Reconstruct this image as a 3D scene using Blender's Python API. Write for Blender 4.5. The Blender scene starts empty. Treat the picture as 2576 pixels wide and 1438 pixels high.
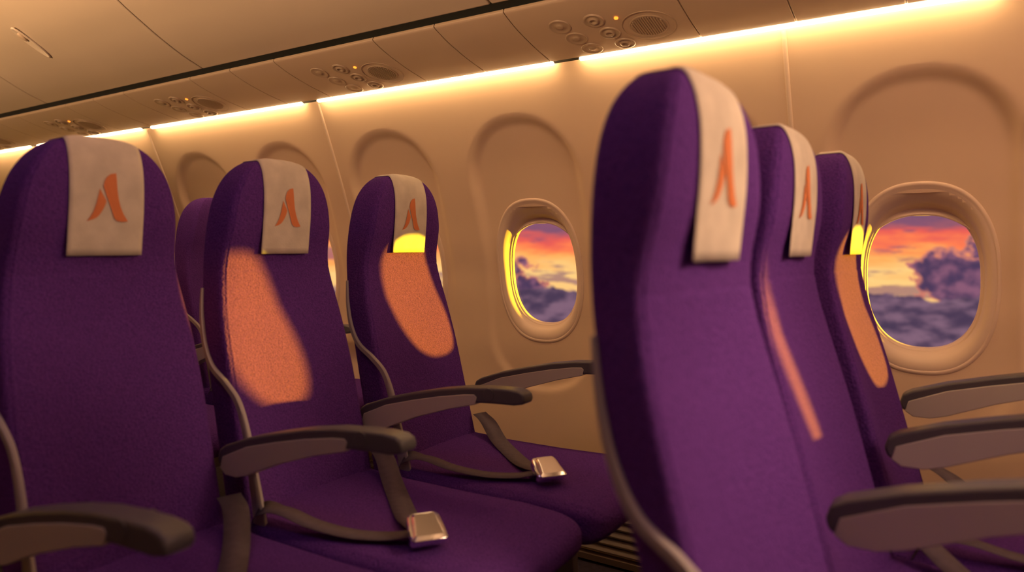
import bpy, math, random
import numpy as np
from mathutils import Vector, Matrix
random.seed(3)
ZC=1.1
PHI=math.radians(32.3)
scene=bpy.context.scene
try:
    scene.view_settings.view_transform='Standard'
    scene.view_settings.look='None'
except Exception: pass
COL=scene.collection

# ------------------------------------------------------------------ materials
def new_mat(name):
    m=bpy.data.materials.new(name); m.use_nodes=True
    nt=m.node_tree; b=nt.nodes['Principled BSDF']
    return m,nt,b
def mat_plain(name,col,rough=.5,metal=0,bump=0,bscale=200,var=0,vscale=8,sheen=0,spec=.5):
    m,nt,b=new_mat(name)
    b.inputs['Base Color'].default_value=(*col,1)
    b.inputs['Roughness'].default_value=rough
    b.inputs['Metallic'].default_value=metal
    b.inputs['Specular IOR Level'].default_value=spec
    if sheen: b.inputs['Sheen Weight'].default_value=sheen
    tc=nt.nodes.new('ShaderNodeTexCoord')
    if bump:
        n=nt.nodes.new('ShaderNodeTexNoise'); n.inputs['Scale'].default_value=bscale; n.inputs['Detail'].default_value=3
        nt.links.new(tc.outputs['Object'],n.inputs['Vector'])
        bp=nt.nodes.new('ShaderNodeBump'); bp.inputs['Strength'].default_value=bump; bp.inputs['Distance'].default_value=.002
        nt.links.new(n.outputs['Fac'],bp.inputs['Height']); nt.links.new(bp.outputs['Normal'],b.inputs['Normal'])
    if var:
        n=nt.nodes.new('ShaderNodeTexNoise'); n.inputs['Scale'].default_value=vscale; n.inputs['Detail'].default_value=4
        nt.links.new(tc.outputs['Object'],n.inputs['Vector'])
        cr=nt.nodes.new('ShaderNodeValToRGB')
        cr.color_ramp.elements[0].position=.3; cr.color_ramp.elements[1].position=.7
        cr.color_ramp.elements[0].color=(*[c*(1-var) for c in col],1)
        cr.color_ramp.elements[1].color=(*[min(1,c*(1+var)) for c in col],1)
        nt.links.new(n.outputs['Fac'],cr.inputs['Fac']); nt.links.new(cr.outputs['Color'],b.inputs['Base Color'])
    return m
def mat_emit(name,col,st):
    m=bpy.data.materials.new(name); m.use_nodes=True; nt=m.node_tree; nt.nodes.clear()
    e=nt.nodes.new('ShaderNodeEmission'); e.inputs['Color'].default_value=(*col,1); e.inputs['Strength'].default_value=st
    o=nt.nodes.new('ShaderNodeOutputMaterial'); nt.links.new(e.outputs[0],o.inputs['Surface']); return m
def mat_fabric():
    m,nt,b=new_mat('purple_fabric')
    b.inputs['Roughness'].default_value=.95
    b.inputs['Specular IOR Level'].default_value=.05
    tc=nt.nodes.new('ShaderNodeTexCoord')
    n=nt.nodes.new('ShaderNodeTexNoise'); n.inputs['Scale'].default_value=320; n.inputs['Detail'].default_value=3
    v=nt.nodes.new('ShaderNodeTexVoronoi'); v.inputs['Scale'].default_value=170
    wv=nt.nodes.new('ShaderNodeTexWave'); wv.inputs['Scale'].default_value=26; wv.inputs['Distortion'].default_value=7; wv.inputs['Detail'].default_value=2; wv.inputs['Detail Scale'].default_value=3
    w=nt.nodes.new('ShaderNodeTexNoise'); w.inputs['Scale'].default_value=320; w.inputs['Detail'].default_value=2
    for q in (n,v,w,wv): nt.links.new(tc.outputs['Object'],q.inputs['Vector'])
    cr=nt.nodes.new('ShaderNodeValToRGB')
    cr.color_ramp.elements[0].position=.28; cr.color_ramp.elements[1].position=.72
    cr.color_ramp.elements[0].color=(.072,.025,.175,1); cr.color_ramp.elements[1].color=(.150,.050,.32,1)
    nt.links.new(w.outputs['Fac'],cr.inputs['Fac'])
    nt.links.new(cr.outputs['Color'],b.inputs['Base Color'])
    a=nt.nodes.new('ShaderNodeMath'); a.operation='ADD'
    nt.links.new(n.outputs['Fac'],a.inputs[0]); nt.links.new(v.outputs['Distance'],a.inputs[1])
    a2=nt.nodes.new('ShaderNodeMath'); a2.operation='MULTIPLY_ADD'; a2.inputs[1].default_value=.45
    nt.links.new(wv.outputs['Fac'],a2.inputs[0]); nt.links.new(a.outputs[0],a2.inputs[2])
    bp=nt.nodes.new('ShaderNodeBump'); bp.inputs['Strength'].default_value=.55; bp.inputs['Distance'].default_value=.0018
    nt.links.new(a2.outputs[0],bp.inputs['Height']); nt.links.new(bp.outputs['Normal'],b.inputs['Normal'])
    return m
M_FAB=mat_fabric()
M_CLOTH=mat_plain('cream_cloth',(.66,.61,.50),.9,bump=.25,bscale=300,var=.09,vscale=22,sheen=.05,spec=.1)
M_LOGO=mat_plain('orange_print',(.72,.25,.10),.8,spec=.1)
M_ARM=mat_plain('dark_grey_armrest',(.095,.093,.100),.38,bump=.05)
M_ARM2=mat_plain('light_grey_plastic',(.52,.50,.43),.5)
M_FRAME=mat_plain('frame_grey',(.38,.35,.34),.5)
M_STRAP=mat_plain('belt_webbing',(.11,.088,.105),.75,bump=.4,bscale=400,var=.15,vscale=60)
M_METAL=mat_plain('polished_metal',(.86,.87,.95),.16,metal=1)
M_WALL=mat_plain('cabin_wall_plastic',(.76,.57,.38),.5,bump=.04,bscale=250,var=.02,vscale=3,spec=.3)
M_BEZEL=mat_plain('window_bezel_plastic',(.76,.59,.43),.4,spec=.4)
M_BIN=mat_plain('bin_plastic',(.50,.40,.30),.36,var=.03,vscale=2,spec=.5)
M_PSU=mat_plain('service_panel_plastic',(.53,.40,.28),.4,spec=.5)
M_CUP=mat_plain('vent_plastic',(.42,.31,.21),.35)
M_DARK=mat_plain('dark_gap',(.01,.008,.007),.8)
M_FLOOR=mat_plain('cabin_carpet',(.03,.02,.04),.95,bump=.5,bscale=120,var=.3,vscale=40)
M_CEIL=mat_plain('ceiling_panel',(.62,.52,.40),.5)
M_GRILLE=mat_plain('grille_plastic',(.16,.12,.10),.5)
M_LEG=mat_plain('leg_metal',(.30,.28,.28),.4,metal=.5)
M_LED=mat_emit('led_strip',(1,.63,.31),31)
M_IND=mat_emit('indicator_orange',(1,.22,.02),3)
def mat_glass():
    m=bpy.data.materials.new('window_pane'); m.use_nodes=True; nt=m.node_tree; nt.nodes.clear()
    t=nt.nodes.new('ShaderNodeBsdfTransparent'); t.inputs['Color'].default_value=(.97,.97,.97,1)
    g=nt.nodes.new('ShaderNodeBsdfGlossy'); g.inputs['Roughness'].default_value=.03
    f=nt.nodes.new('ShaderNodeMixShader'); f.inputs[0].default_value=.03
    o=nt.nodes.new('ShaderNodeOutputMaterial')
    nt.links.new(t.outputs[0],f.inputs[1]); nt.links.new(g.outputs[0],f.inputs[2]); nt.links.new(f.outputs[0],o.inputs['Surface']); return m
M_GLASS=mat_glass()

# ------------------------------------------------------------------ mesh helpers
def mk(name,verts,faces,mat,parent=None,smooth=True,loc=(0,0,0),angle=None):
    me=bpy.data.meshes.new(name); me.from_pydata([tuple(v) for v in verts],[],faces); me.update()
    me.materials.append(mat)
    if smooth:
        me.polygons.foreach_set('use_smooth',[True]*len(me.polygons))
        if angle: me.set_sharp_from_angle(angle=math.radians(angle))
    o=bpy.data.objects.new(name,me); COL.objects.link(o); o.location=loc
    if parent: o.parent=parent
    return o
def empty(name,loc,label=None,cat=None,group=None):
    o=bpy.data.objects.new(name,None); o.empty_display_size=.1; COL.objects.link(o); o.location=loc
    tag(o,label,cat,group); return o
def tag(o,label=None,cat=None,group=None,kind=None):
    if label:o['label']=label
    if cat:o['category']=cat
    if group:o['group']=group
    if kind:o['kind']=kind
def loft(rings,cap=True,closed=True):
    V=[];F=[];n=len(rings[0])
    for r in rings: V+=list(r)
    for i in range(len(rings)-1):
        for j in range(n if closed else n-1):
            k=(j+1)%n
            F.append((i*n+j,i*n+k,(i+1)*n+k,(i+1)*n+j))
    if cap:
        F.append(tuple(range(n))[::-1]); F.append(tuple((len(rings)-1)*n+j for j in range(n)))
    return V,F
def join(parts):
    V=[];F=[]
    for v,f in parts:
        o=len(V); V+=list(v); F+=[tuple(i+o for i in q) for q in f]
    return V,F
def box(x0,x1,y0,y1,z0,z1):
    V=[(x,y,z) for x in (x0,x1) for y in (y0,y1) for z in (z0,z1)]
    F=[(0,1,3,2),(4,6,7,5),(0,4,5,1),(2,3,7,6),(0,2,6,4),(1,5,7,3)]
    return V,F
def bevel(o,w=.003,s=3):
    m=o.modifiers.new('bevel','BEVEL'); m.width=w; m.segments=s; m.limit_method='ANGLE'; m.angle_limit=math.radians(35)
    return o
def sp(c,e):
    return math.copysign(abs(c)**e,c)
def smooth_interp(xs,ys,s=.02):
    xs=np.array(xs,float); ys=np.array(ys,float); o=np.argsort(xs); xs=xs[o]; ys=ys[o]
    g=np.linspace(xs[0]-.2,xs[-1]+.2,600); v=np.interp(g,xs,ys)
    k=np.arange(-60,61)*(g[1]-g[0]); w=np.exp(-.5*(k/s)**2); w/=w.sum()
    vp=np.pad(v,60,mode='edge'); v2=np.convolve(vp,w,'valid')
    return lambda z: float(np.interp(z,g,v2))
def extrude_profile(pts,y0,y1):
    n=len(pts)
    V=[(p[0],y0,p[1]) for p in pts]+[(p[0],y1,p[1]) for p in pts]
    F=[tuple(range(n)),tuple(range(n,2*n))[::-1]]
    for j in range(n):
        k=(j+1)%n; F.append((j,n+j,n+k,k))
    return V,F
def fixn(o):
    import bmesh
    bm=bmesh.new(); bm.from_mesh(o.data); bmesh.ops.recalc_face_normals(bm,faces=bm.faces); bm.to_mesh(o.data); bm.free(); return o
ALLCH={}
def refresh():
    ALLCH.clear()
    for o in bpy.data.objects:
        if o.parent: ALLCH.setdefault(o.parent.name,[]).append(o)
def copy_tree(src,loc,skip=()):
    c=src.copy(); COL.objects.link(c)
    if loc is not None: c.location=loc
    def rec(s,d):
        for ch in ALLCH.get(s.name,[]):
            if ch.name.split('.')[0] in skip: continue
            k=ch.copy(); COL.objects.link(k); k.parent=d
            rec(ch,k)
    rec(src,c); return c

# ------------------------------------------------------------------ seat (z local = rel+ZC)
ZW0,ZTOP,PW=.0,.224,2.8
ZT0,QT=.10,3.0
f_xf=smooth_interp([-.70,-.6,-.3,-.12,-.05,-.01,.05,.15,.245],[.175,.15,.072,.020,.004,.010,.028,.030,.022],.026)
XB={1:smooth_interp([-.70,-.6,-.3,-.12,-.02,.05,.15,.245],[.055,.035,-.03,-.075,-.095,-.092,-.085,-.072],.03),
    2:smooth_interp([-.70,-.6,-.35,-.25,-.19,-.03,.05,.15,.245],[.080,.065,.010,-.023,-.042,-.074,-.078,-.076,-.070],.03)}
VAR=1
def f_xb(z): return XB[VAR](z)
f_w=smooth_interp([-.68,-.3,-.16,-.05,.03,.12,.245],[.195,.195,.188,.170,.163,.158,.148],.04)
MB=7
def sec(z,inf=0.0):
    zt=ZTOP+inf
    h=min(max((z-ZT0)/(zt-ZT0),0),1); hw=min(max((z-ZW0)/(zt-ZW0),0),1)
    xf=f_xf(z);xb=f_xb(z)
    a=((xf-xb)/2+inf)*(max(1-h**QT,0))**(1/QT)
    w=(f_w(z)+inf)*(max(1-hw**PW,0))**(1/PW)
    return (xf+xb)/2,a,w
def backrest():
    zs=list(np.linspace(-.70,-.08,38))+list(np.linspace(-.075,-.035,12))+list(np.linspace(-.03,ZW0,4))+[ZW0+(ZTOP-ZW0)*math.sin(t) for t in np.linspace(.06,math.pi/2-.012,34)]
    rings=[];N=120
    for z in zs:
        c,a,w=sec(z); r=[]
        for i in range(N):
            t=2*math.pi*i/N
            x=a*sp(math.cos(t),2/MB); y=w*sp(math.sin(t),2/MB)
            if x>0:
                yy=min(abs(y)/max(w,1e-4),1)
                k=np.interp(z,[-.68,-.5,-.15,-.06,.0,.2],[.014,.016,.014,.0,.003,0])
                x-=k*(1-yy**2)**1.0 * (x/max(a,1e-4))
                x-=.0012*math.exp(-((z+.055)/.004)**2)
                tt=abs(math.degrees(math.atan2(math.sin(t),math.cos(t))))
                g=math.exp(-((tt-48)/3.0)**2)*.0014
                x+=g; y+=math.copysign(g,y)
            r.append((c+x,y,z+ZC))
        rings.append(r)
    return loft(rings)
INF=.0022
def cloth_pts(y,inf=INF):
    wb=f_w(.2)+inf
    return ZW0+(ZTOP+inf-ZW0)*(max(1-(abs(y)/wb)**PW,0))**(1/PW)-.0005
def cloth_x(y,z,inf=INF,side=1):
    c,a,w=sec(z,inf)
    q=max(1-(min(abs(y)/max(w,1e-5),1))**MB,0)**(1/MB)
    return c+side*a*q
CW=.072
def cover():
    ys=np.linspace(-CW,CW,17)
    rows=[]
    zb=-.018
    xh=lambda y:cloth_x(y,.060)
    for y in ys:
        zt=cloth_pts(y); col=[]
        for k in np.linspace(0,1,34):
            z=zb+(zt-zb)*math.sin(k*math.pi/2)**.9 if k>0 else zb
            x=cloth_x(y,z)
            if z<.060: x=max(x,xh(y)-.10*(.060-z)+.0025*math.sin(y*50)*(.06-z)/.08)
            wy=y*(1+.04*(1-k))
            col.append((x,wy,z+ZC))
        for k in np.linspace(1,0,16)[1:]:
            z=.10+(zt-.10)*math.sin(k*math.pi/2)
            col.append((cloth_x(y,z,side=-1),y,z+ZC))
        rows.append(col)
    return loft(rows,cap=False,closed=False)
CX=.690;CR=.090
CZ=-.022
def cushion():
    xs=list(np.linspace(.10,CX,20))+[CX+CR*math.sin(t) for t in np.linspace(.1,math.pi/2-.01,16)]
    rings=[];N=72
    for x in xs:
        h=max(0,(x-CX)/CR); f=max(1-h**2.4,0)**(1/2.4)
        w=.221*(f**.22 if f>0 else 0)*np.interp(x,[.1,.2,.5,CX],[.97,1,1,.99])
        ztop=np.interp(x,[.1,.25,.45,.62,.775],[-.572,-.580,-.578,-.572,-.580])+CZ
        zbot=np.interp(x,[.1,.5,.775],[-.71,-.71,-.675])+CZ
        cz=(ztop+zbot)/2; hh=(ztop-zbot)/2*f
        r=[]
        for i in range(N):
            t=2*math.pi*i/N
            z=cz+hh*sp(math.sin(t),2/5)
            yy=w*sp(math.cos(t),2/6.5)
            g=math.exp(-((abs(math.degrees(math.atan2(math.sin(t),abs(math.cos(t)))))-48)/4)**2)*.0018 if math.sin(t)>0 else 0
            r.append((x,yy+math.copysign(g,yy),z+g+ZC))
        rings.append(r)
    return loft(rings)
ARM_OUT=[(.105,-.448),(.125,-.436),(.20,-.410),(.29,-.387),(.38,-.367),(.46,-.354),(.54,-.347),(.59,-.345),(.618,-.347),(.633,-.353),(.637,-.366),(.633,-.377),
         (.605,-.383),(.57,-.384),(.505,-.388),(.49,-.390),(.41,-.410),(.30,-.445),(.24,-.469),(.20,-.485),(.165,-.494),(.125,-.495),(.103,-.484),(.098,-.468)]
ARM_INS=[(.118,-.462),(.20,-.428),(.29,-.405),(.38,-.385),(.46,-.371),(.492,-.368),(.500,-.374),(.494,-.393),(.41,-.4145),(.30,-.4500),(.24,-.4745),(.20,-.4910),(.165,-.5005),(.128,-.5005),(.110,-.488)]
def ribbon(path,width,wdirs):
    V=[];n=len(path)
    for (p,wd) in zip(path,wdirs):
        p=Vector(p); wd=Vector(wd).normalized()*width/2
        V.append(p-wd);V.append(p+wd)
    F=[(2*i,2*i+1,2*i+3,2*i+2) for i in range(n-1)]
    return V,F
def catmull(pts,n=10):
    P=[Vector(p) for p in pts]; P=[2*P[0]-P[1]]+P+[2*P[-1]-P[-2]]; out=[]
    for i in range(1,len(P)-2):
        for k in range(n):
            t=k/n
            out.append(.5*((2*P[i])+(P[i+1]-P[i-1])*t+(2*P[i-1]-5*P[i]+4*P[i+1]-P[i+2])*t*t+(-P[i-1]+3*P[i]-3*P[i+1]+P[i+2])*t**3))
    out.append(P[-2]); return out
def perp(P,i):
    a=P[max(i-1,0)];b=P[min(i+1,len(P)-1)]; return Vector((b.y-a.y,-(b.x-a.x),0)).normalized()
def side_frame():
    P=catmull([(-.062,-.10,0),(-.050,-.17,0),(-.030,-.235,0),(.002,-.282,0),(.055,-.315,0),(.10,-.352,0),(.128,-.41,0),(.15,-.49,0),(.175,-.59,0),(.195,-.70,0)],7)
    if VAR==2:
        P=catmull([(-.050,-.10,0),(-.036,-.17,0),(-.016,-.235,0),(.015,-.285,0),(.065,-.318,0),(.105,-.355,0),(.13,-.41,0),(.15,-.49,0),(.175,-.59,0),(.195,-.70,0)],7)
    n=len(P); rings=[]
    for i,p in enumerate(P):
        t=i/(n-1)
        a=P[max(i-1,0)];b=P[min(i+1,n-1)]; d=(b-a).normalized(); nn=Vector((-d.y,d.x,0))
        w=float(np.interp(t,[0,.25,.6,.75,1],[.005,.013,.017,.024,.048]))/2
        yin=float(np.interp(t,[0,.25,.5,1],[f_w(p.y)-.004,f_w(p.y)-.002,.196,.197])); th=.009
        r=[]
        for (s,o) in ((1,0),(1,.7),(.75,1),(-.75,1),(-1,.7),(-1,0)):
            r.append((p.x+nn.x*w*s,-(yin+th*o),p.y+nn.y*w*s+ZC))
        rings.append(r)
    return loft(rings)

def build_seat(name,loc):
    root=empty(name,loc)
    fixn(mk('backrest',*backrest(),M_FAB,root))
    fixn(mk('seat_cushion',*cushion(),M_FAB,root))
    cv=mk('headrest_cover',*cover(),M_CLOTH,root)
    s=cv.modifiers.new('s','SOLIDIFY'); s.thickness=.0010; s.offset=1
    cv['label']='cream cloth headrest cover with orange emblem'
    R_=[(281,435),(282,455),(283,475),(286,498),(291,518),(299,537),(310,554),(296,556),(284,554),(277,547),(272,532),(266,514),(259,495),(251,470),(253,458),(258,447),(268,438)]
    L_=[(243,476),(250,490),(258,506),(254,519),(249,530),(243,540),(237,547),(228,552),(215,556),(222,547),(229,533),(235,514),(239,496)]
    V=[];F=[]
    for poly in (R_,L_):
        o=len(V)
        for (u,v) in poly:
            y=(u-263)*.00086; z=.150-(v-435)*.00082
            xx=cloth_x(y,z)
            if z<.060: xx=max(xx,cloth_x(y,.060)-.10*(.060-z)+.0025*math.sin(y*50)*(.06-z)/.08)
            V.append((xx+.0018,y,z+ZC))
        F.append(tuple(range(o,o+len(poly))))
    em=mk('emblem',V,F,M_LOGO,cv,smooth=False); em['label']='orange two-stroke letter A emblem'
    # belt
    bx,by,bz=.575,-.115,-.566+CZ
    P=[p+Vector((0,0,ZC+CZ)) for p in catmull([(.155,.190,-.515),(.20,.175,-.535),(.27,.125,-.567),(.36,.05,-.573),(.46,-.035,-.569),(.55,-.095,-.554)],8)]
    b1=mk('seat_belt_strap',*ribbon(P,.052,[perp(P,i) for i in range(len(P))]),M_STRAP,root,angle=40)
    P=[p+Vector((0,0,ZC+CZ)) for p in catmull([(.165,-.215,-.59),(.185,-.205,-.555),(.25,-.195,-.548),(.33,-.185,-.562),(.42,-.165,-.570),(.50,-.14,-.566),(.55,-.125,-.554)],8)]
    wds=[Vector((.5,.1,1)).normalized().lerp(-perp(P,i),min(1,max(0,(i-4)/10))) for i in range(len(P))]
    b2=mk('seat_belt_strap',*ribbon(P,.044,wds),M_STRAP,root,angle=40)
    for b in (b1,b2):
        s=b.modifiers.new('s','SOLIDIFY'); s.thickness=.0012
    def plate(outline,z0,z1,zc,inset):
        n=len(outline)
        V=[(x,y,z0) for x,y in outline]+[(x,y,z1) for x,y in outline]+[(x*inset+.004*(1-inset),y*inset,zc) for x,y in outline]
        F=[tuple(range(n)),tuple(range(2*n,3*n))[::-1]]
        for l in (0,1):
            for j in range(n):
                k=(j+1)%n; F.append((l*n+j,l*n+k,(l+1)*n+k,(l+1)*n+j))
        return V,F
    half=[(-.036,.024),(-.033,.029),(-.026,.033),(.0,.036),(.026,.038),(.034,.036),(.038,.031)]
    ol=[(x,y) for x,y in half]+[(x,-y) for x,y in half[::-1]]
    half2=[(-.026,.020),(-.022,.025),(-.012,.028),(.012,.030),(.034,.033),(.046,.035),(.050,.031)]
    ol2=[(x,y) for x,y in half2]+[(x,-y) for x,y in half2[::-1]]
    bk=fixn(mk('buckle',*join([plate(ol,-.004,.012,.0155,.90),plate(ol2,.0165,.022,.0265,.80)]),M_METAL,b1,smooth=True,angle=20)); bevel(bk,.0012,3)
    bk.location=(bx,by,bz+ZC+.020); bk.rotation_euler=(0,math.radians(22),math.radians(-38)); bk['label']='polished metal lift-lever buckle'
    fixn(mk('side_frame',*side_frame(),M_FRAME,root,angle=50))
    zs=np.linspace(-.66,.0,24); rr=[]
    for z in zs:
        xb=f_xb(z);w=f_w(z)
        rr.append([(xb-.004+.020*abs(t)**12,t*(w-.016),z+ZC) for t in np.linspace(-1,1,25)])
    sh=mk('back_shell',*loft(rr,cap=False,closed=False),M_ARM2,root); s=sh.modifiers.new('s','SOLIDIFY'); s.thickness=.006
    for xx in (.20,.60):
        bevel(fixn(mk('seat_beam',*box(xx,xx+.04,-.212,.212,.335,.372),M_LEG,root,smooth=False)),.003,2)
    bevel(fixn(mk('seat_leg',*extrude_profile([(.18,.0),(.27,.0),(.27,.35),(.20,.35)],-.10,-.07),M_LEG,root,smooth=False)),.003,2)
    bevel(fixn(mk('seat_leg',*extrude_profile([(.58,.35),(.64,.35),(.66,.02),(.66,0),(.56,0)],-.10,-.07),M_LEG,root,smooth=False)),.003,2)
    return root
def build_arm():
    e=[(x,z+ZC) for x,z in ARM_OUT]
    a=fixn(mk('armrest',*extrude_profile(e,-.0225,.0225),M_ARM,None,angle=30)); bevel(a,.006,4)
    i=fixn(mk('armrest_side_panel',*extrude_profile([(x,z+ZC) for x,z in ARM_INS],-.0238,.0238),M_ARM2,a,angle=30)); bevel(i,.002,2)
    i['label']='light grey lower armrest panel'
    N=24
    rings=[[(.535+r*math.cos(2*math.pi*k/N),s,-.364+ZC+r*math.sin(2*math.pi*k/N)) for k in range(N)] for s,r in ((-.0242,.0145),(-.0236,.0155),(.0236,.0155),(.0242,.0145))]
    fixn(mk('recline_button',*loft(rings),M_ARM,a,angle=30))
    return a

seats=[ # x,y,armoff,window,row,rotation deg, arms (dx,dz)
 (-1.48,.760,.226,False,1,0,[(0,-.018)]),(-1.47,1.205,.222,False,1,0,[(-.01,0)]),(-1.45,1.662,.228,True,1,0,[(-.045,.002),(.02,.008)]),
 (-.272,.885,.232,False,2,-6.5,[(0,.06)]),(-.258,1.37,.235,False,2,-5,[(0,.068)]),(-.215,1.825,.232,True,2,-4,[(0,.068),(0,.07)]),
 (-2.80,.98,.235,False,3,0,[(0,0)]),(-2.80,1.45,.235,False,3,0,[(0,0)]),(-2.86,1.985,.235,True,3,12,[(0,0),(0,0)])]
tmpl=build_seat('airplane_chair',(seats[0][0],seats[0][1],0))
VAR=2
tmpl2=build_seat('airplane_chair',(seats[3][0],seats[3][1],0))
VAR=1
arm=build_arm()
refresh()
LB={(0,1):'purple fabric aisle seat with cream headrest cover',
    (1,1):'purple fabric middle seat, sunlit teardrop patch on backrest',
    (2,1):'purple fabric window seat with broad sunlight patch on backrest',
    (0,2):'purple fabric aisle seat in the row ahead',
    (1,2):'purple fabric middle seat with sunlit sliver on backrest',
    (2,2):'purple fabric window seat beside a cabin window in the row ahead',
    (0,3):'purple fabric aisle seat in the row behind',
    (1,3):'purple fabric middle seat in the row behind',
    (2,3):'purple fabric window seat in the row behind'}
roots=[]
for i,(x,y,ao,win,row,rz,ad) in enumerate(seats):
    skip=('side_frame',) if (row==2 and i%3>0) else ('headrest_cover',) if i==8 else ()
    r=tmpl if i==0 else tmpl2 if i==3 else copy_tree(tmpl2 if row==2 else tmpl,(x,y,0),skip)
    r.rotation_euler=(0,0,math.radians(rz))
    tag(r,LB[(i%3,row)],'airplane seat','rows of purple airplane seats')
    roots.append(r)
for i,(x,y,ao,win,row,rz,ad) in enumerate(seats):
    r=roots[i]; q=-math.radians(rz)
    for k,off in enumerate([-ao]+([ao+.004] if win else [])):
        a=arm if (i==0 and k==0) else copy_tree(arm,None)
        a.parent=r; v=Matrix.Rotation(q,3,'Z')@Vector((ad[k][0],off,ad[k][1])); a.location=v; a.rotation_euler=(0,0,q)

# ------------------------------------------------------------------ wall with windows
f_wall=smooth_interp([-1.1,-.9,-.5,-.3,-.1,.1,.25,.42,.6,.75],[2.22,2.29,2.33,2.325,2.298,2.245,2.192,2.125,2.05,1.98],.03)
WX=[.955,.38]+[-.078-.63*i for i in range(12)]  # first two lie out of view, placed to throw sun patches on seats
WS=[.42]+[1]*13  # first window narrowed so its sun patch stays a thin sliver
WZ=-.095
f_dep=smooth_interp([-.6,-.2,-.05,.1,.3,.5],[.013,.013,.016,.024,.031,.029],.03)
def sdf_arch(dx,dz):
    hx,hz,r=.245,.515,.235
    qx=abs(dx)-hx+r; qz=abs(dz)-hz+r
    return math.hypot(max(qx,0),max(qz,0))+min(max(qx,qz),0)-r
def wall_y(x,z):
    y=f_wall(z)
    i=min(WX,key=lambda w:abs(w-x))
    d=sdf_arch(x-i,z+.045)
    if d<0:
        e=np.interp(z,[-.5,-.35,-.1,.1,.25,.4],[.03,.04,.045,.05,.045,.032])
        t=min(-d/e,1); t=t*t*(3-2*t)
        y+=f_dep(z)*t
    return y
x0,x1=-8.0,1.9
xs=np.concatenate([np.arange(x0,-4.0,.02),np.arange(-4.0,x1+.001,.01)]); zs=np.arange(-1.1,.6101,.01)
V=[];F=[]
hole=lambda x,z:any((abs(x-w)/(.172*s))**2.5+(abs(z-WZ)/.250)**2.5<1 for w,s in zip(WX,WS))
for x in xs:
    for z in zs: V.append((x,wall_y(x,z),z+ZC))
nz=len(zs)
for i in range(len(xs)-1):
    for j in range(nz-1):
        if hole((xs[i]+xs[i+1])/2,(zs[j]+zs[j+1])/2): continue
        F.append((i*nz+j,(i+1)*nz+j,(i+1)*nz+j+1,i*nz+j+1))
w=mk('wall_right',V,F,M_WALL); tag(w,'cream curved cabin side wall with arched window recesses','wall',kind='structure')
for k,sx in enumerate((-.40,-2.26,-3.53)):
    r=[[(sx-.008,f_wall(z)+.004,z+ZC),(sx-.005,f_wall(z)-.004,z+ZC),(sx+.005,f_wall(z)-.004,z+ZC),(sx+.008,f_wall(z)+.004,z+ZC)] for z in np.arange(-1.1,.6,.02)]
    t=mk('trim_%d'%(k+1),*loft(r,cap=False),M_BEZEL); tag(t,'narrow cream wall panel joint strip','trim',kind='structure')

# windows
NW=96
def ring(hw,hh,off,bl,p=2.42):
    r=[]
    for i in range(NW):
        t=2*math.pi*i/NW
        x=hw*sp(math.cos(t),2/p); z=WZ+hh*sp(math.sin(t),2/p)
        y=(f_wall(z)+f_dep(z))*(1-bl)+(2.310-.12*(z-WZ))*bl+off
        r.append((x,y,z+ZC))
    return r
RG=[(.188,.276,.012,0),(.188,.276,.000,0),(.186,.273,-.003,0),(.180,.266,-.004,0),(.178,.263,-.002,0),(.175,.260,-.003,.05),(.165,.246,-.001,.15),(.158,.234,.004,.4),
    (.154,.222,.014,1),(.151,.214,.030,1),(.147,.209,.032,1),(.146,.206,.039,1),(.143,.202,.041,1),(.142,.200,.053,1)]
def build_window(n,wx,sx=1):
    rg=[[(x*sx,y,z) for x,y,z in ring(*q)] for q in RG]
    o=mk('window_%d'%n,*loft(rg,cap=False),M_BEZEL,loc=(wx,0,0),angle=50)
    tag(o,'oval cabin window with cream bezel looking out on sunset clouds','window','cabin windows','structure')
    g=[(x*sx,y,z) for x,y,z in ring(.1435,.202,.050,1)]
    p=mk('window_pane',g,[tuple(range(NW))],M_GLASS,o,smooth=False)
    if sx<1: return o
    zt=WZ+.189; rows=[]
    for k in np.linspace(-1,1,31):
        x=.126*k
        zz=zt-.052*abs(k)**2.3
        y=2.310-.12*(zz-WZ)+.042
        rows.append([(x,y+.002,zz+.030+ZC),(x,y-.003,zz+.028+ZC),(x,y-.004,zz+.004+ZC),(x,y-.008,zz+.001+ZC),(x,y-.007,zz-.004+ZC),(x,y+.002,zz-.004+ZC)])
    s=fixn(mk('window_shade',*loft(rows),M_BEZEL,o)); 
    hrows=[]
    for k in np.linspace(-1,1,15):
        q=math.sqrt(max(1-abs(k)**3,0.02))
        x=.050*k; zz=zt+.001; y=2.310+.026
        hrows.append([(x,y+.008,zz+.009*q+ZC),(x,y-.008*q,zz+.006*q+ZC),(x,y-.010*q,zz-.003*q+ZC),(x,y+.006,zz-.006*q+ZC)])
    fixn(mk('shade_handle',*loft(hrows),M_BEZEL,s))
    return o
for n,(wx,ws) in enumerate(zip(WX,WS)): build_window(n+1,wx,ws)

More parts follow.
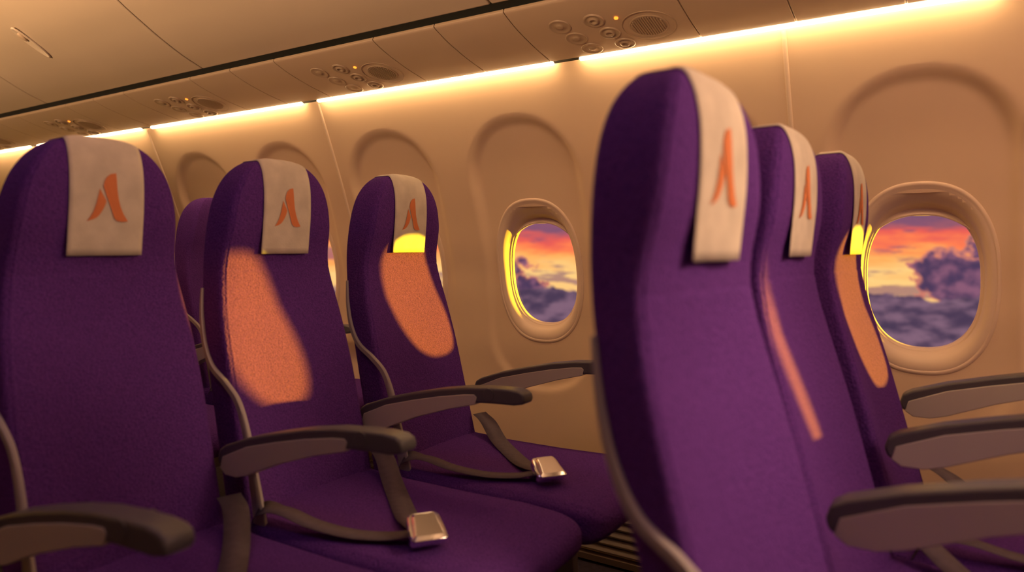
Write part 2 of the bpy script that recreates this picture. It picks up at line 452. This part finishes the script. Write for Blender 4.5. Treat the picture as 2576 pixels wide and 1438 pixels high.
# ------------------------------------------------------------------ other room shell
def struct(name,V,F,mat,label,cat,smooth=False):
    o=mk(name,V,F,mat,smooth=smooth); tag(o,label,cat,kind='structure'); return fixn(o)
struct('floor',*box(x0,x1,-2.0,2.35,-.05,0),M_FLOOR,'dark carpeted cabin floor','floor')
struct('wall_left',*box(x0,x1,-2.05,-2.0,0,2.5),M_WALL,'cream cabin side wall across the aisle','wall')
struct('wall_back',*box(x0-.05,x0,-2.05,2.6,0,2.5),M_CEIL,'aft cabin partition wall','wall')
struct('wall_front',*box(x1,x1+.05,-2.05,2.6,0,2.5),M_WALL,'forward cabin partition wall','wall')
cp=[(-2.0,1.30),(1.05,1.30),(1.05,1.34),(-2.0,1.34)]
cb=[(1.05,1.30),(1.78,.80),(2.10,.66),(2.10,.70),(1.80,.84),(1.07,1.34)]
def exx(prof,xa,xb):
    n=len(prof);V=[(xa,p[0],p[1]+ZC) for p in prof]+[(xb,p[0],p[1]+ZC) for p in prof]
    F=[tuple(range(n)),tuple(range(n,2*n))]+[(j,(j+1)%n,n+(j+1)%n,n+j) for j in range(n)]
    return V,F
struct('ceiling',*exx(cp,x0,x1),M_CEIL,'beige aisle ceiling','ceiling')
struct('trim_4',*join([exx(cb,x0,x1),exx([(2.072,.60),(2.10,.60),(2.10,.68),(2.072,.68)],x0,x1)]),M_DARK,'dark backing rail above the service panels','trim')
# overhead bins
bin_prof=[(1.686,.705),(1.66,.715),(1.60,.738),(1.52,.777),(1.44,.823),(1.35,.880),(1.26,.955),(1.19,1.03),(1.13,1.12),(1.10,1.22),(1.10,1.28)]
sm=[(p.x,p.y) for p in catmull([(a,b,0) for a,b in bin_prof],3)]
outer=sm+[(1.16,1.285),(1.30,1.12),(1.50,.96),(1.70,.82),(1.700,.73),(1.693,.710)]
seams=[1.55,.22,-1.14,-2.52,-3.78,-5.08,-6.38,-7.7]
for i in range(len(seams)-1):
    xa,xb=seams[i+1]+.004,seams[i]-.004
    cx=(xa+xb)/2
    e=fixn(mk('overhead_bin',*exx(outer,xa-cx,xb-cx),M_BIN,loc=(cx,0,0),angle=35)); bevel(e,.006,3)
    tag(e,'closed beige overhead luggage bin with recessed latch','overhead bin','overhead luggage bins')
    cy,cz=1.392,.853; sl=Vector((0,-.86,.51)).normalized(); nn=Vector((0,-.51,-.86)).normalized()
    rings=[]
    for (L,W,h) in [(.086,.023,-.002),(.086,.023,.004),(.081,.019,.005),(.074,.015,.001),(.03,.008,.001),(.001,.001,.001)]:
        r=[]
        for k in range(40):
            t_=2*math.pi*k/40; a=L*sp(math.cos(t_),.8); b=W*math.sin(t_)
            r.append(Vector((-.10+b,cy,cz+ZC))+sl*a+nn*(h+.004))
        rings.append(r)
    l=fixn(mk('latch',*loft(rings,cap=False),M_CEIL,e)); l['label']='oval recessed bin latch'
    rings=[]
    for (L,W,h) in [(.022,.012,.0),(.022,.012,.006),(.017,.009,.009),(.0005,.0005,.009)]:
        rings.append([Vector((-.10+W*math.sin(2*math.pi*k/24),cy,cz+ZC))+sl*(.035+L*math.cos(2*math.pi*k/24))+nn*(h+.004) for k in range(24)])
    fixn(mk('latch_button',*loft(rings,cap=False),M_PSU,l))

# service panels
pp=[(p.x,p.y) for p in catmull([(2.012,.608,0),(1.98,.614,0),(1.90,.630,0),(1.80,.657,0),(1.735,.682,0),(1.722,.690,0)],5)]
def panel(xa,xb):
    prof=pp+[(y+.004,z+.010) for y,z in pp[::-1]]
    return exx(prof,xa,xb)
f_pz=lambda y: float(np.interp(y,[q[0] for q in pp][::-1],[q[1] for q in pp][::-1]))
def pframe(x,y):
    dz=(f_pz(y+.01)-f_pz(y-.01))/.02
    ty=Vector((0,1,dz)).normalized(); n=Vector((0,dz,-1)).normalized()
    return Vector((x,y,f_pz(y)+ZC)),Vector((1,0,0)),ty,n
def lathe(x,y,prof,N=28):
    o,ax,ay,n=pframe(x,y)
    rings=[[o+ax*(r*math.cos(2*math.pi*k/N))+ay*(r*math.sin(2*math.pi*k/N))+n*h for k in range(N)] for r,h in prof]
    return loft(rings,cap=False)
CUP=[(.034,-.001),(.034,.002),(.032,.003),(.029,.0025),(.025,.0012),(.012,.0010),(.011,.003),(.008,.004),(.0001,.004)]
VEN=[(.031,-.001),(.031,.003),(.027,.0045),(.023,.0015),(.015,.0012),(.014,.006),(.010,.007),(.009,.003),(.0001,.002)]
for i in range(8):
    cx=.15-1.02*i
    e=fixn(mk('passenger_service_unit',*panel(-.25+.0015,.25-.0015),M_PSU,loc=(cx,0,0),angle=40)); bevel(e,.002,2)
    tag(e,'beige overhead service panel with reading lights, air vents and speaker','passenger service panel','overhead passenger service panels')
    for c,lx in enumerate((-.115,-.005)):
        for r_,ly in enumerate((1.823,1.895,1.968)):
            if c==0: fixn(mk('reading_light',*lathe(lx+.018*r_,ly,CUP),M_CUP,e))
            else: fixn(mk('air_vent',*lathe(lx+.018*r_,ly,VEN),M_CUP,e))
    o,ax,ay,n=pframe(.135,1.895)
    parts=[lathe(.135,1.895,[(.078,-.001),(.078,.0018),(.076,.0018),(.076,-.001)]),lathe(.135,1.895,[(.056,-.001),(.056,.002),(.053,.003),(.051,.001),(.0001,.001)])]
    for k in range(-6,7):
        d=k*.0072; hl=math.sqrt(max(.049**2-d*d,0)); vs=[]
        for a,b,h in [(-hl,-.0018,.001),(hl,-.0018,.001),(hl,.0018,.001),(-hl,.0018,.001),(-hl,-.0018,.0035),(hl,-.0018,.0035),(hl,.0018,.0035),(-hl,.0018,.0035)]:
            vs.append(o+ax*(d+b)+ay*a+n*h)
        parts.append((vs,[(0,1,2,3),(4,5,6,7),(0,1,5,4),(1,2,6,5),(2,3,7,6),(3,0,4,7)]))
    fixn(mk('speaker_grille',*join(parts),M_CUP,e,angle=40))
    mk('indicator_light',*lathe(.062,1.83,[(.006,.0),(.006,.003),(.0001,.004)],12),M_IND,e)
    for k,(a,b) in enumerate(((.25,.51),(.51,.77))):
        q=fixn(mk('ceiling_infill_panel',*panel(-.13+.0015,.13-.0015),M_PSU,loc=(cx+(a+b)/2,0,0),angle=40)); bevel(q,.002,2)
        tag(q,'plain beige infill panel between service units','ceiling panel','overhead infill panels')
# LED strips
gaps=[1.6,.15,-1.07,-2.285,-3.5,-4.7,-5.9,-7.1]
for i in range(len(gaps)-1):
    a,b=gaps[i+1]+.05,gaps[i]-.05
    cx=(a+b)/2
    q=mk('led_light_strip',*exx([(2.018,.604),(2.030,.601),(2.034,.608),(2.022,.613)],a-cx,b-cx),M_LED,loc=(cx,0,0),smooth=False); fixn(q)
    tag(q,'glowing warm white linear strip light along wall top','strip light','wall wash strip lights')
# grilles low on wall
for i in range(3):
    cx=.3-1.0*i; parts=[box(-.48,.48,2.20,2.235,.01,.03),box(-.48,.48,2.23,2.262,.27,.29),box(-.48,-.46,2.205,2.25,.03,.27),box(.46,.48,2.205,2.25,.03,.27)]
    for k in range(9):
        z=.045+k*.025; y=f_wall(z-ZC)-.03
        parts.append(([(-.46,y,z),(.46,y,z),(.46,y+.018,z+.014),(-.46,y+.018,z+.014),(-.46,y,z+.004),(.46,y,z+.004),(.46,y+.018,z+.018),(-.46,y+.018,z+.018)],[(0,1,2,3),(4,5,6,7),(0,1,5,4),(1,2,6,5),(2,3,7,6),(3,0,4,7)]))
    q=fixn(mk('trim_%d'%(5+i),*join(parts),M_GRILLE,loc=(cx,0,0),smooth=False))
    tag(q,'dark louvred air return grille at foot of cabin wall','air grille',kind='structure')

# ------------------------------------------------------------------ world
wd=bpy.data.worlds.new('sunset'); scene.world=wd; wd.use_nodes=True
nt=wd.node_tree; nt.nodes.clear(); N=nt.nodes.new; Lk=nt.links.new
tc=N('ShaderNodeTexCoord'); 
def math_(op,a,b=None,c=None,clamp=False):
    m=N('ShaderNodeMath'); m.operation=op; m.use_clamp=clamp
    for i,v in enumerate((a,b,c)):
        if v is None: continue
        if isinstance(v,(int,float)): m.inputs[i].default_value=v
        else: Lk(v,m.inputs[i])
    return m.outputs[0]
def noise(scale,vec,detail=6,rough=.55,off=(0,0,0)):
    mp=N('ShaderNodeMapping'); mp.inputs['Scale'].default_value=scale; mp.inputs['Location'].default_value=off
    Lk(vec,mp.inputs['Vector']); n=N('ShaderNodeTexNoise'); n.inputs['Scale'].default_value=1; n.inputs['Detail'].default_value=detail; n.inputs['Roughness'].default_value=rough
    Lk(mp.outputs[0],n.inputs['Vector']); return n.outputs['Fac']
def rng(v,a,b):
    m=N('ShaderNodeMapRange'); m.inputs['From Min'].default_value=a; m.inputs['From Max'].default_value=b; m.interpolation_type='SMOOTHSTEP'; Lk(v,m.inputs['Value']); return m.outputs[0]
def mix(f,a,b):
    m=N('ShaderNodeMix'); m.data_type='RGBA'
    if isinstance(f,(int,float)): m.inputs[0].default_value=f
    else: Lk(f,m.inputs[0])
    for s,v in ((6,a),(7,b)):
        if isinstance(v,tuple): m.inputs[s].default_value=(*v,1)
        else: Lk(v,m.inputs[s])
    return m.outputs[2]
G=tc.outputs['Generated']
sx=N('ShaderNodeSeparateXYZ'); Lk(G,sx.inputs[0]); Z=sx.outputs['Z']
n1=noise((9,9,45),G,7,.6)
zp=math_('ADD',Z,math_('MULTIPLY',math_('SUBTRACT',n1,.5),.085))
mr=N('ShaderNodeMapRange'); mr.inputs['From Min'].default_value=-.06; mr.inputs['From Max'].default_value=.06; Lk(zp,mr.inputs['Value'])
cr=N('ShaderNodeValToRGB'); el=cr.color_ramp.elements
stops=[(0,(1.0,.58,.20)),(.18,(1.0,.62,.22)),(.38,(1.0,.42,.11)),(.50,(1.0,.22,.08)),(.62,(.80,.11,.09)),(.74,(.32,.10,.14)),(.86,(.16,.08,.16)),(1,(.11,.07,.17))]
el[0].position=0; el[0].color=(*stops[0][1],1); el[1].position=1; el[1].color=(*stops[-1][1],1)
for p,c in stops[1:-1]:
    q=el.new(p); q.color=(*c,1)
Lk(mr.outputs[0],cr.inputs['Fac']); sky=cr.outputs['Color']
n2=noise((10,10,55),G,7,.55,(3.1,1.7,.4))
sky=mix(math_('MULTIPLY',rng(n2,.54,.62),.7),sky,(.22,.085,.16))
n3=noise((36,36,42),G,6,.52,(.3,.2,.1)); n3b=noise((52,52,66),G,6,.5,(2,2,2))
shade=mix(rng(n3b,.36,.66),(.075,.042,.10),(.25,.10,.17))
def cumulus(cx,cy,cz,rad,sky,sq):
    vs=N('ShaderNodeVectorMath'); vs.operation='SUBTRACT'; Lk(G,vs.inputs[0]); vs.inputs[1].default_value=(cx,cy,cz)
    vm=N('ShaderNodeVectorMath'); vm.operation='MULTIPLY'; Lk(vs.outputs[0],vm.inputs[0]); vm.inputs[1].default_value=(1,1,sq)
    vl=N('ShaderNodeVectorMath'); vl.operation='LENGTH'; Lk(vm.outputs[0],vl.inputs[0])
    d=math_('ADD',vl.outputs['Value'],math_('MULTIPLY',math_('SUBTRACT',n3,.5),.075))
    r=rng(d,rad,rad-.0025)
    sh=mix(math_('MULTIPLY',rng(d,rad-.009,rad-.001),.75),shade,(.85,.27,.16))
    return mix(r,sky,sh)
sky=cumulus(.045,1.0,-.025,.042,sky,1.1)
sky=cumulus(.000,1.0,-.042,.046,sky,1.15)
sky=cumulus(-.520,.850,-.055,.026,sky,.8)
sky=cumulus(-.532,.847,-.028,.020,sky,.9)
n4=noise((30,30,66),G,7,.5,(5,3,1)); 
c4=N('ShaderNodeValToRGB'); c4.color_ramp.interpolation='EASE'; c4.color_ramp.elements[0].position=.36; c4.color_ramp.elements[1].position=.64
c4.color_ramp.elements[0].color=(.070,.042,.085,1); c4.color_ramp.elements[1].color=(.22,.12,.18,1)
Lk(n4,c4.inputs['Fac'])
zs_=math_('ADD',Z,math_('MULTIPLY',math_('SUBTRACT',n3,.5),.030))
sky=mix(rng(zs_,-.060,-.064),sky,c4.outputs['Color'])
bg=N('ShaderNodeBackground'); Lk(sky,bg.inputs['Color']); bg.inputs['Strength'].default_value=1.1
ow=N('ShaderNodeOutputWorld'); Lk(bg.outputs[0],ow.inputs['Surface'])

# ------------------------------------------------------------------ lights
def light(name,typ,loc,energy,col,size=None,sizey=None,direction=None,spread=None):
    d=bpy.data.lights.new(name,typ); d.energy=energy; d.color=col
    if typ=='AREA':
        d.shape='RECTANGLE'; d.size=size; d.size_y=sizey
        if spread: d.spread=math.radians(spread)
    o=bpy.data.objects.new(name,d); COL.objects.link(o); o.location=loc
    if direction is not None: o.rotation_euler=Vector(direction).to_track_quat('-Z','Y').to_euler()
    return o
sd=Vector((.7352,.6778,.055)).normalized()
s=light('sun','SUN',(4,4,2),20,(1,.62,.010),direction=-sd); s.data.angle=math.radians(1.2)
light('aisle_violet_fill','AREA',(-1.2,.1,ZC+1.27),3.4,(.56,.40,1),3.5,.5,(0,.15,-1))  # added violet fill for the seats' aisle sides; no ceiling fixture here
light('wall_warm_fill','AREA',(-1.0,.75,ZC+1.2),3.5,(1,.58,.28),4.5,.15,(0,1.5,-1.05),45)  # unseen warm fill added to brighten the window wall
light('seat_front_fill','AREA',(1.35,1.0,ZC+.7),9,(1,.55,.46),1.0,.8,(-1,.05,-.4))  # added pinkish fill for seat fronts, stands for no cabin fixture
light('aisle_seat_fill','AREA',(.75,1.25,ZC+.62),2.4,(1,.60,.36),.25,.25,(-.98,-.30,-.78),70)  # extra fill put in to lift the front of the row-ahead aisle seat
light('opposite_wall_wash_light','AREA',(-2.2,-1.9,ZC+.35),42,(1,.61,.32),7.0,.25,(0,1,.26),31)

# ------------------------------------------------------------------ camera
cd=bpy.data.cameras.new('camera'); cam=bpy.data.objects.new('camera',cd); COL.objects.link(cam)
cam.location=(0,0,ZC); cam.rotation_euler=(math.pi/2,0,PHI)
cd.sensor_width=36; cd.lens=1757/2576*36; cd.shift_y=-(719-620)/2576
cd.clip_start=.02
cd.dof.use_dof=True; cd.dof.focus_distance=2.4; cd.dof.aperture_fstop=1.9
scene.camera=cam
